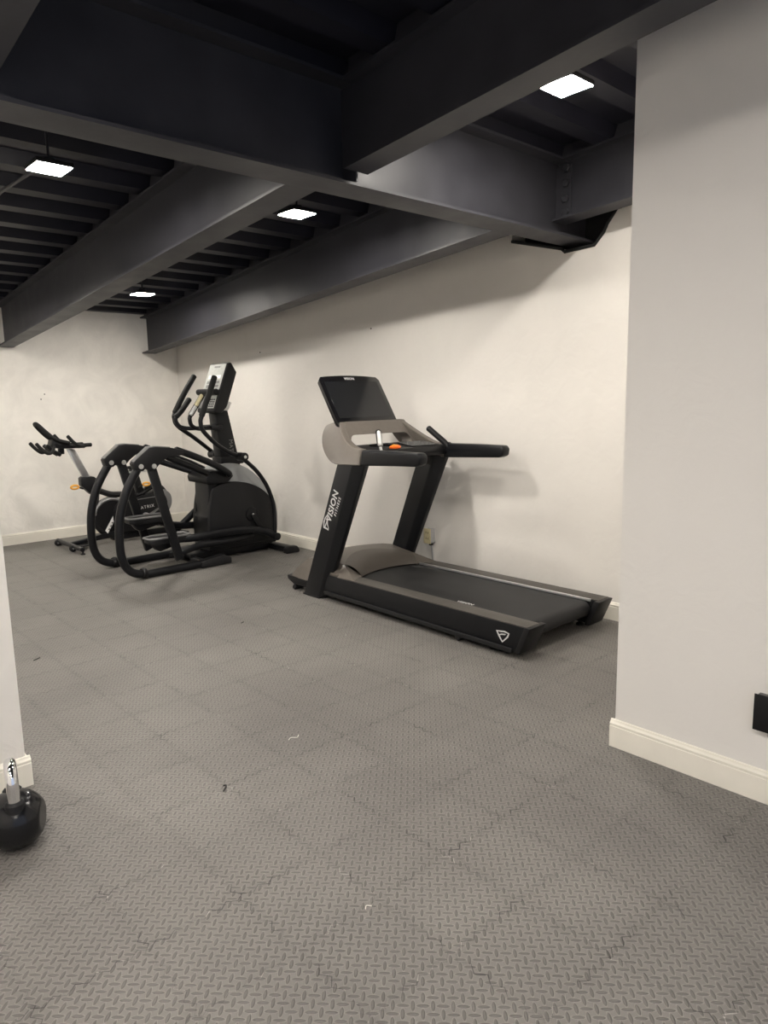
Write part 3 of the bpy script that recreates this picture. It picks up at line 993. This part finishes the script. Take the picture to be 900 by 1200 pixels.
        ln.prism([(3.30, .449), (3.66, .414), (3.66, .412), (3.30, .447)], 'y', y(.1652) - .0004, y(.1652) + .0004)
        ln.build('shell_seam', 'hole', t, smooth=False)
    # central silver spine of the housing
    sp = smooth2([(3.34, .10), (3.345, .45), (3.36, .76), (3.43, .90), (3.585, .912), (3.690, .880), (3.810, .804), (3.955, .655), (4.040, .520), (4.068, .376), (4.062, .22), (4.03, .10)], 4)
    MB().prism(sp, 'y', yc - .115, yc + .115, .012).build('spine_cover', 'silvergrey', t)
    # collar block where the arms meet
    MB().prism([(3.255, .745), (3.245, .80), (3.285, .865), (3.50, .86), (3.54, .80), (3.47, .735)], 'y', yc - .19, yc + .19, .014).build('collar', 'black', t)
    MB().prism([(3.262, .09), (3.262, .42), (3.285, .46), (3.292, .745), (3.42, .745), (3.36, .46), (3.36, .09)], 'y', yc - .13, yc + .13, .010).build('rear_fairing', 'black', t)
    # mast
    ma = [(3.495, yc - .075, .86), (3.700, yc - .065, .86), (3.700, yc + .065, .86), (3.495, yc + .075, .86)]
    mb = [(3.440, yc - .062, 1.42), (3.590, yc - .055, 1.42), (3.590, yc + .055, 1.42), (3.440, yc + .062, 1.42)]
    mast = MB().hexa(ma, mb, .012).build('mast', 'satin', t)
    text('mast_lettering', 'MATRIX', .055, (3.5805, yc - .0665, 1.14), (.03, 0.003, -1), (1, 0, .03), 'printdim', mast, .001, 1.1)
    MB().box((3.395, yc - .11, 1.235), (3.50, yc + .11, 1.285), .012).build('handle_bracket', 'charcoal', t)
    MB().box((3.47, yc - .09, .90), (3.72, yc + .09, .98), .012).build('mast_clamp', 'black', t)
    # console
    y0, y1 = yc - .150, yc + .175
    co = [(3.385, 1.415), (3.560, 1.862), (3.600, 1.866), (3.655, 1.775), (3.530, 1.45), (3.470, 1.395), (3.40, 1.397)]
    con = MB().prism(co, 'y', y0, y1, .012, 3).build('console', 'charcoal', t)
    fx = Vector((.175, 0, .447)).normalized()
    fn = Vector((-fx.z, 0, fx.x))
    o = Vector((3.385, 0, 1.415))
    def fp(yv, hv, d=0.0):
        return o + fx * hv + fn * d + Vector((0, yv, 0))
    def plate(name, ya, yb, ha, hb, m, d=.003, bev=.0):
        q = [(ya, ha), (yb, ha), (yb, hb), (ya, hb)]
        return MB().hexa([fp(a, h_, 0.0005) for a, h_ in q], [fp(a, h_, d) for a, h_ in q], bev).build(name, m, con, smooth=False)
    plate('face_panel', y0 + .014, y1 - .014, .215, .470, 'panel')
    plate('logo_plate', y0 + .11, y1 - .11, .435, .452, 'grey', .005)
    plate('display_window', y0 + .05, y1 - .05, .325, .36, 'paper', .0045)
    for i in range(3):
        for j in range(2):
            plate('face_button', y0 + .05 + i * .085, y0 + .105 + i * .085, .235 + j * .04, .262 + j * .04, 'grey', .006)
    plate('keypad_panel', y0 + .018, y0 + .125, .03, .155, 'panel', .004)
    kb = MB()
    for i in range(3):
        for j in range(4):
            q = [(y0 + .028 + i * .032, .04 + j * .022), (y0 + .050 + i * .032, .04 + j * .022), (y0 + .050 + i * .032, .055 + j * .022), (y0 + .028 + i * .032, .055 + j * .022)]
            kb.hexa([fp(a, h_, .003) for a, h_ in q], [fp(a, h_, .006) for a, h_ in q])
    kb.build('keypad_keys', 'charcoal', con, smooth=False)
    plate('status_panel', y0 + .20, y1 - .02, .03, .15, 'grey', .004)
    # reading rack bar across the face
    MB().tube([fp(y0 + .02, .185, .022), fp(y1 + .028, .185, .022)], .030, 14).build('reading_rack', 'black', con)
    MB().prism([(3.505, 1.42), (3.53, 1.415), (3.575, 1.49), (3.55, 1.50)], 'y', y0 - .008, y0 + .004, .002).build('side_hook', 'silver', con)
    # floor beams
    MB().box((3.10, yc - .07, .012), (4.02, yc + .07, .085), .012).build('floor_beam', 'satin', t)
    MB().box((3.10, yc - .33, .006), (3.17, yc + .33, .055), .012).build('rear_crossbar', 'satin', t)
    MB().box((3.975, yc - .40, .006), (4.065, yc + .40, .062), .014).build('front_crossbar', 'satin', t)
    for s in (-1, 1):
        MB().prism([(3.955, .0), (3.955, .05), (4.0, .072), (4.085, .066), (4.11, .03), (4.11, .0)], 'y', yc + s * .385 - .035, yc + s * .385 + .035, .010).build('crossbar_foot', 'charcoal', t)
    MB().prism([(3.26, .085), (3.26, .13), (4.02, .13), (4.02, .085)], 'y', yc - .15, yc + .15, .01).build('housing_base', 'black', t)
    return t
elliptical()

# ------------------------------------------------------------------ exercise bike
def bike():
    yc = 7.70
    t = thing('exercise_bike', 'black spin bike with orange levers in the far corner behind the elliptical', 'exercise bike', (3.0, yc, 0))
    P = lambda x, z, d=0.0: (x, yc + d, z)
    # stabilizers
    MB().tube([(2.525, 7.30, .052), (2.525, 8.02, .052)], .024, 12).build('front_stabilizer', 'satin', t)
    for y in (7.97, 7.52):
        MB().lathe([(.026, -.014), (.034, -.010), (.034, .010), (.026, .014)], (2.505, y, .036), 'y', 18).build('transport_wheel', 'rubber', t)
        MB().lathe([(.009, -.017), (.009, .017)], (2.505, y, .036), 'y', 10).build('wheel_bolt', 'silver', t)
    MB().tube([(3.72, 7.38, .045), (3.72, 8.02, .045)], .026, 12).build('rear_stabilizer', 'satin', t)
    for x, y in ((2.53, 7.31), (2.53, 8.0), (3.72, 7.4), (3.72, 8.0)):
        MB().lathe([(.022, 0), (.026, .006), (.010, .014), (.008, .05)], (x, y, 0), 'z', 12).build('levelling_foot', 'rubber', t)
    # spine of the base
    MB().hexa([P(2.52, .036, -.03), P(2.52, .036, .03), P(2.52, .066, .03), P(2.52, .066, -.03)],
              [P(3.02, .070, -.05), P(3.02, .070, .05), P(3.02, .135, .05), P(3.02, .135, -.05)], .006).build('base_spine', 'satin', t)
    MB().box((2.98, yc - .045, .03), (3.74, yc + .045, .10), .01).build('base_spine', 'satin', t)
    MB().box((2.58, yc - .16, .035), (2.72, yc + .16, .043), .003).build('stretch_plate', 'black', t)
    # front column and swooping frame arm
    MB().tube([P(2.86, .60), P(2.845, .50), P(2.822, .386), P(2.824, .27), P(2.86, .18), P(2.94, .10)], .036, 12, smooth=5, ry=.03).build('front_column', 'charcoal', t)
    MB().tube([P(2.86, .600), P(2.93, .565), P(3.017, .532), P(3.128, .520), P(3.26, .498), P(3.354, .515), P(3.475, .572), P(3.57, .560), P(3.62, .50)], .032, 12, smooth=5, ry=.05).build('frame_arm', 'charcoal', t)
    MB().prism([(2.693, .660), (2.693, .738), (2.72, .752), (2.835, .745), (2.893, .690), (2.893, .590), (2.84, .545), (2.79, .556)], 'y', yc - .045, yc + .045, .01).build('head_tube', 'black', t)
    # silver handlebar post
    MB().hexa([P(2.588, 1.052, -.022), P(2.588, 1.052, .022), P(2.668, 1.042, .022), P(2.668, 1.042, -.022)],
              [P(2.735, .72, -.022), P(2.735, .72, .022), P(2.815, .72, .022), P(2.815, .72, -.022)], .008).build('handlebar_post', 'alu', t)
    # handlebars: forward loop, platform, elbow pads, side horns
    hb = MB().prism([(2.42, 1.085), (2.44, 1.155), (2.56, 1.105), (2.70, 1.082), (2.76, 1.075), (2.76, 1.052), (2.62, 1.055), (2.50, 1.06)], 'y', yc - .07, yc + .07, .01).build('handlebar_platform', 'black', t)
    lp = [P(2.60, 1.112, -.07), P(2.47, 1.155, -.075), P(2.39, 1.225, -.07), P(2.325, 1.300, -.05), P(2.312, 1.318, 0), P(2.325, 1.300, .05), P(2.39, 1.225, .07), P(2.47, 1.155, .075), P(2.60, 1.112, .07)]
    MB().tube(lp, .020, 12, smooth=5).build('front_loop', 'foam', t)
    for s in (-1, 1):
        MB().tube([P(2.545, 1.188, s * .20), P(2.600, 1.122, s * .20), P(2.665, 1.083, s * .17), P(2.74, 1.078, s * .10), P(2.76, 1.08, s * .05)], .018, 10, smooth=4).build('side_horn', 'foam', t)
        MB().tube([P(2.272, 1.122, s * .10), P(2.318, 1.066, s * .10), P(2.375, 1.022, s * .10), P(2.420, 1.040, s * .10), P(2.44, 1.085, s * .08)], .018, 10, smooth=4).build('lower_horn', 'foam', t)
        MB().tube([P(2.385, 1.095, s * .04), P(2.43, 1.05, s * .04), P(2.51, .995, s * .04)], .020, 10, smooth=4).build('bottle_hook', 'black', t)
    MB().tube([P(2.63, 1.085, -.11), P(2.80, 1.086, -.12)], .020, 12).build('rear_grip', 'foam', t)
    MB().tube([P(2.63, 1.085, .11), P(2.80, 1.086, .12)], .020, 12).build('rear_grip', 'foam', t)
    MB().box((2.51, yc - .03, 1.0), (2.56, yc + .03, 1.10), .008).build('bar_clamp', 'black', t)
    # adjusting levers with open ring handles
    def lever(x, z, dx):
        pts = [(x + .034 * math.cos(a) * 1.15, yc - .055, z + .018 * math.sin(a)) for a in [2 * PI * k / 14 for k in range(15)]]
        l = MB().tube(pts, .011, 8, cap=False).build('adjusting_lever', 'leverorange', t)
        MB().tube([(x + dx * .04, yc - .055, z - .005), (x + dx * .085, yc - .05, z - .025)], .009, 8).build('lever_stem', 'black', l)
    lever(2.622, .652, 1)
    lever(3.395, .612, -1)
    # saddle, post and clamp
    MB().hexa([P(3.235, .79, -.04), P(3.235, .79, .04), P(3.31, .79, .04), P(3.31, .79, -.04)],
              [P(3.30, .49, -.045), P(3.30, .49, .045), P(3.385, .49, .045), P(3.385, .49, -.045)], .01).build('saddle_post', 'black', t)
    MB().box((3.20, yc - .03, .745), (3.42, yc + .03, .765), .006).build('saddle_rail', 'silver', t)
    MB().lathe([(.018, -.07), (.026, -.06), (.026, -.03), (.010, -.028)], (3.215, yc, .72), 'y', 12).build('saddle_knob', 'black', t)
    sa = [(3.155, -.020), (3.175, -.034), (3.28, -.045), (3.38, -.095), (3.44, -.10), (3.455, 0), (3.44, .10), (3.38, .095), (3.28, .045), (3.175, .034), (3.155, .020)]
    MB().hexa([P(x, .790, d * .8) for x, d in sa], [P(x, .832 if x > 3.3 else .822, d) for x, d in sa], .012, 3).build('saddle', 'foam', t)
    # drive cover
    cv = smooth2([(3.03, .11), (3.00, .30), (3.06, .44), (3.20, .468), (3.40, .500), (3.56, .535), (3.63, .480), (3.655, .38), (3.62, .30), (3.52, .22), (3.40, .13), (3.20, .10)], 4)
    cover = MB().prism(cv, 'y', yc - .075, yc + .075, .012).build('drive_cover', 'black', t)
    MB().prism(smooth2([(3.60, .535), (3.665, .470), (3.672, .37), (3.63, .29), (3.605, .30), (3.62, .40), (3.575, .52)], 4), 'y', yc - .079, yc + .079, .006).build('rear_shield', 'grey', t)
    MB().prism([(3.38, .278), (3.56, .360), (3.585, .360), (3.44, .272)], 'y', yc - .0775, yc - .07, .001).build('cover_stripe', 'grey', cover, smooth=False)
    MB().prism([(3.25, .455), (3.54, .470), (3.55, .464), (3.25, .448)], 'y', yc - .0775, yc - .07, .001).build('cover_line', 'grey', cover, smooth=False)
    text('cover_lettering', 'MATRIX', .047, (3.262, yc - .0762, .338), (1, 0, .075), (-.075, 0, 1), 'print_', cover, .001, 1.25)
    MB().lathe([(.150, -.035), (.175, -.03), (.178, .03), (.150, .035)], (2.995, yc, .300), 'y', 32).build('flywheel', 'black', t)
    MB().tube([(2.995 + .185 * math.cos(a), yc, .300 + .185 * math.sin(a)) for a in [PI * (.95 - .6 * k / 10) for k in range(11)]], .022, 8, ry=.05).build('flywheel_guard', 'grey', t)
    lb = MB().hexa([P(2.905, .150, -.046), P(2.93, .118, -.046), P(3.06, .325, -.046), P(3.03, .345, -.046)],
                   [P(2.905, .150, -.040), P(2.93, .118, -.040), P(3.06, .325, -.040), P(3.03, .345, -.040)]).build('warning_label', 'paper', t, smooth=False)
    for k in range(5):
        u = .12 + .16 * k
        MB().hexa([P(2.93 + .13 * u - .012, .118 + .207 * u + .018, -.0475), P(2.93 + .13 * u + .003, .118 + .207 * u + .010, -.0475), P(2.93 + .13 * u + .012, .118 + .207 * u + .03, -.0475)],
                  [P(2.93 + .13 * u - .012, .118 + .207 * u + .018, -.0455), P(2.93 + .13 * u + .003, .118 + .207 * u + .010, -.0455), P(2.93 + .13 * u + .012, .118 + .207 * u + .03, -.0455)]).build('label_mark', 'hole', lb, smooth=False)
    # cranks and pedals
    for s in (-1, 1):
        MB().hexa([(3.335, yc + s * .095, .255), (3.365, yc + s * .095, .275), (3.365, yc + s * .112, .275), (3.335, yc + s * .112, .255)],
                  [(3.335 - s * .12, yc + s * .10, .255 + s * .10), (3.365 - s * .12, yc + s * .10, .275 + s * .10), (3.365 - s * .12, yc + s * .117, .275 + s * .10), (3.335 - s * .12, yc + s * .117, .255 + s * .10)], .003).build('crank_arm', 'alu', t)
        MB().box((3.30 - s * .12, yc + s * .165 - .045, .255 + s * .10), (3.40 - s * .12, yc + s * .165 + .045, .280 + s * .10), .006).build('pedal', 'black', t)
    MB().lathe([(.035, -.115), (.035, .115)], (3.35, yc, .265), 'y', 16).build('crank_hub', 'alu', t)
    return t
bike()

# ------------------------------------------------------------------ kettlebell
def kettlebell():
    cx, cy = .580, 2.553
    t = thing('kettlebell', 'black kettlebell with a chrome handle on the mat beside the left wall end', 'kettlebell', (cx, cy, 0))
    b = MB()
    prof = []
    R = .101
    for k in range(41):
        a = -PI / 2 + PI * k / 40
        r = R * math.cos(a)
        z = .094 + R * math.sin(a)
        prof.append((max(r, .002), max(z, 0.0) if z > .0 else 0.0))
    b.lathe(prof, (cx, cy, 0), 'z', 72)
    # flattened faces of the bell
    for v in b.bm.verts:
        d = (v.co - Vector((cx, cy, .094)))
        for n in (Vector((.87, -.5, 0)), Vector((-.87, .5, 0))):
            k = d.dot(n)
            if k > .088:
                v.co -= n * (k - .088)
                d = (v.co - Vector((cx, cy, .094)))
        if v.co.z > .178:
            v.co.z = .178 + (v.co.z - .178) * .5
    body = b.build('bell', 'cast', t)
    vx, vy = .20, .98      # handle plane seen nearly edge-on
    hp = []
    for du, z in ((-.056, .150), (-.058, .205), (-.053, .255), (-.028, .286), (0, .292), (.028, .286), (.053, .255), (.058, .205), (.056, .150)):
        hp.append((cx + .2 * .0 + vx * du * .9, cy + vy * du * .9, z))
    MB().tube(hp, .0200, 16, smooth=6).build('handle', 'chrome', t)
    for k in (0, -1):
        p = hp[k]
        MB().lathe([(.034, .150), (.031, .178), (.0225, .187)], (p[0], p[1], 0), 'z', 20).build('handle_collar', 'rubber', t)
kettlebell()

# ------------------------------------------------------------------ wall fittings
def outlet():
    t = thing('outlet_box', 'small beige-faced electrical outlet box on the right wall behind the treadmill', 'outlet', (XR, 4.08, .3))
    MB().box((XR - .055, 4.043, .305), (XR, 4.117, .425), .004).build('box', 'boxgrey', t)
    f = MB().box((XR - .059, 4.040, .302), (XR - .055, 4.120, .428), .0015).build('face_plate', 'beige', t)
    for z in (.335, .385):
        for dy in (-.012, .012):
            MB().box((XR - .0605, 4.08 + dy - .002, z), (XR - .0585, 4.08 + dy + .002, z + .018)).build('slot', 'hole', f, smooth=False)
    MB().tube([(XR - .03, 4.062, .31), (XR - .022, 4.062, .275), (XR - .012, 4.064, .12), (XR - .03, 4.075, .02), (XR - .10, 4.12, .010)], .007, 8, smooth=4).build('cord', 'boxgrey', t)
    MB().box((XR - .045, 4.052, .285), (XR - .012, 4.075, .308), .004).build('plug', 'black', t)
outlet()

def black_box():
    t = thing('wall_box', 'black box mounted low on the white pillar at the right edge of the view', 'wall box', (PX, .83, .29))
    MB().box((PX - .035, .745, .288), (PX, .912, .415), .003).build('body', 'gloss', t)
    MB().box((PX - .039, .735, .283), (PX - .035, .918, .420), .0015).build('cover', 'black', t)
    MB().box((PX - .026, .80, .262), (PX, .872, .288), .003).build('gland', 'boxgrey', t)
black_box()

# wall anchors and scuffs left in the plaster
def anchor(label, c, n):
    c = Vector(c)
    o = MB()
    ax = 'x' if abs(n[0]) > .5 else 'y'
    o.lathe([(.007, -.003), (.006, .002)], c, ax, 8)
    tag(o.build('wall_anchor', 'hole'), label, 'wall anchor')
anchor('dark wall plug in the right wall above the treadmill screen', (XR - .0015, 4.787, 2.104), (1, 0))
anchor('dark wall plug in the right wall above the elliptical console', (XR - .0015, 6.552, 2.006), (1, 0))
anchor('lower dark screw hole in the far wall above the bike handlebar', (2.612, YB - .0015, 1.567), (0, 1))
anchor('upper dark screw hole in the far wall above the bike handlebar', (2.653, YB - .0015, 1.622), (0, 1))

# scraps lying on the mats
def scrap(label, x, y, pts, m='scrap', r=.003):
    o = MB().tube([(x + a, y + b_, r + .0005) for a, b_ in pts], r, 6, smooth=3)
    tag(o.build('floor_scrap', m), label, 'scrap')
scrap('bent black scrap on the mat right of the kettlebell', 1.284, 2.361, [(-.02, -.015), (-.003, 0), (.010, .016), (.0, .02)])
scrap('small black scrap on the mat in front of the elliptical near the left edge', 1.213, 4.438, [(-.02, -.01), (0, 0), (.022, .012)])
scrap('tiny black scrap on the mat between the elliptical and the treadmill', 2.46, 4.162, [(-.012, -.006), (0, 0), (.014, .004)])
scrap('pale thread on the mat in the middle of the floor', 1.724, 2.519, [(-.03, .0), (-.01, .012), (.01, -.006), (.03, .010)], 'lint', .0016)
scrap('pale lint curl on the mat near the bottom centre', 1.246, 1.47, [(-.012, .0), (0, .010), (.01, -.002)], 'lint', .0016)
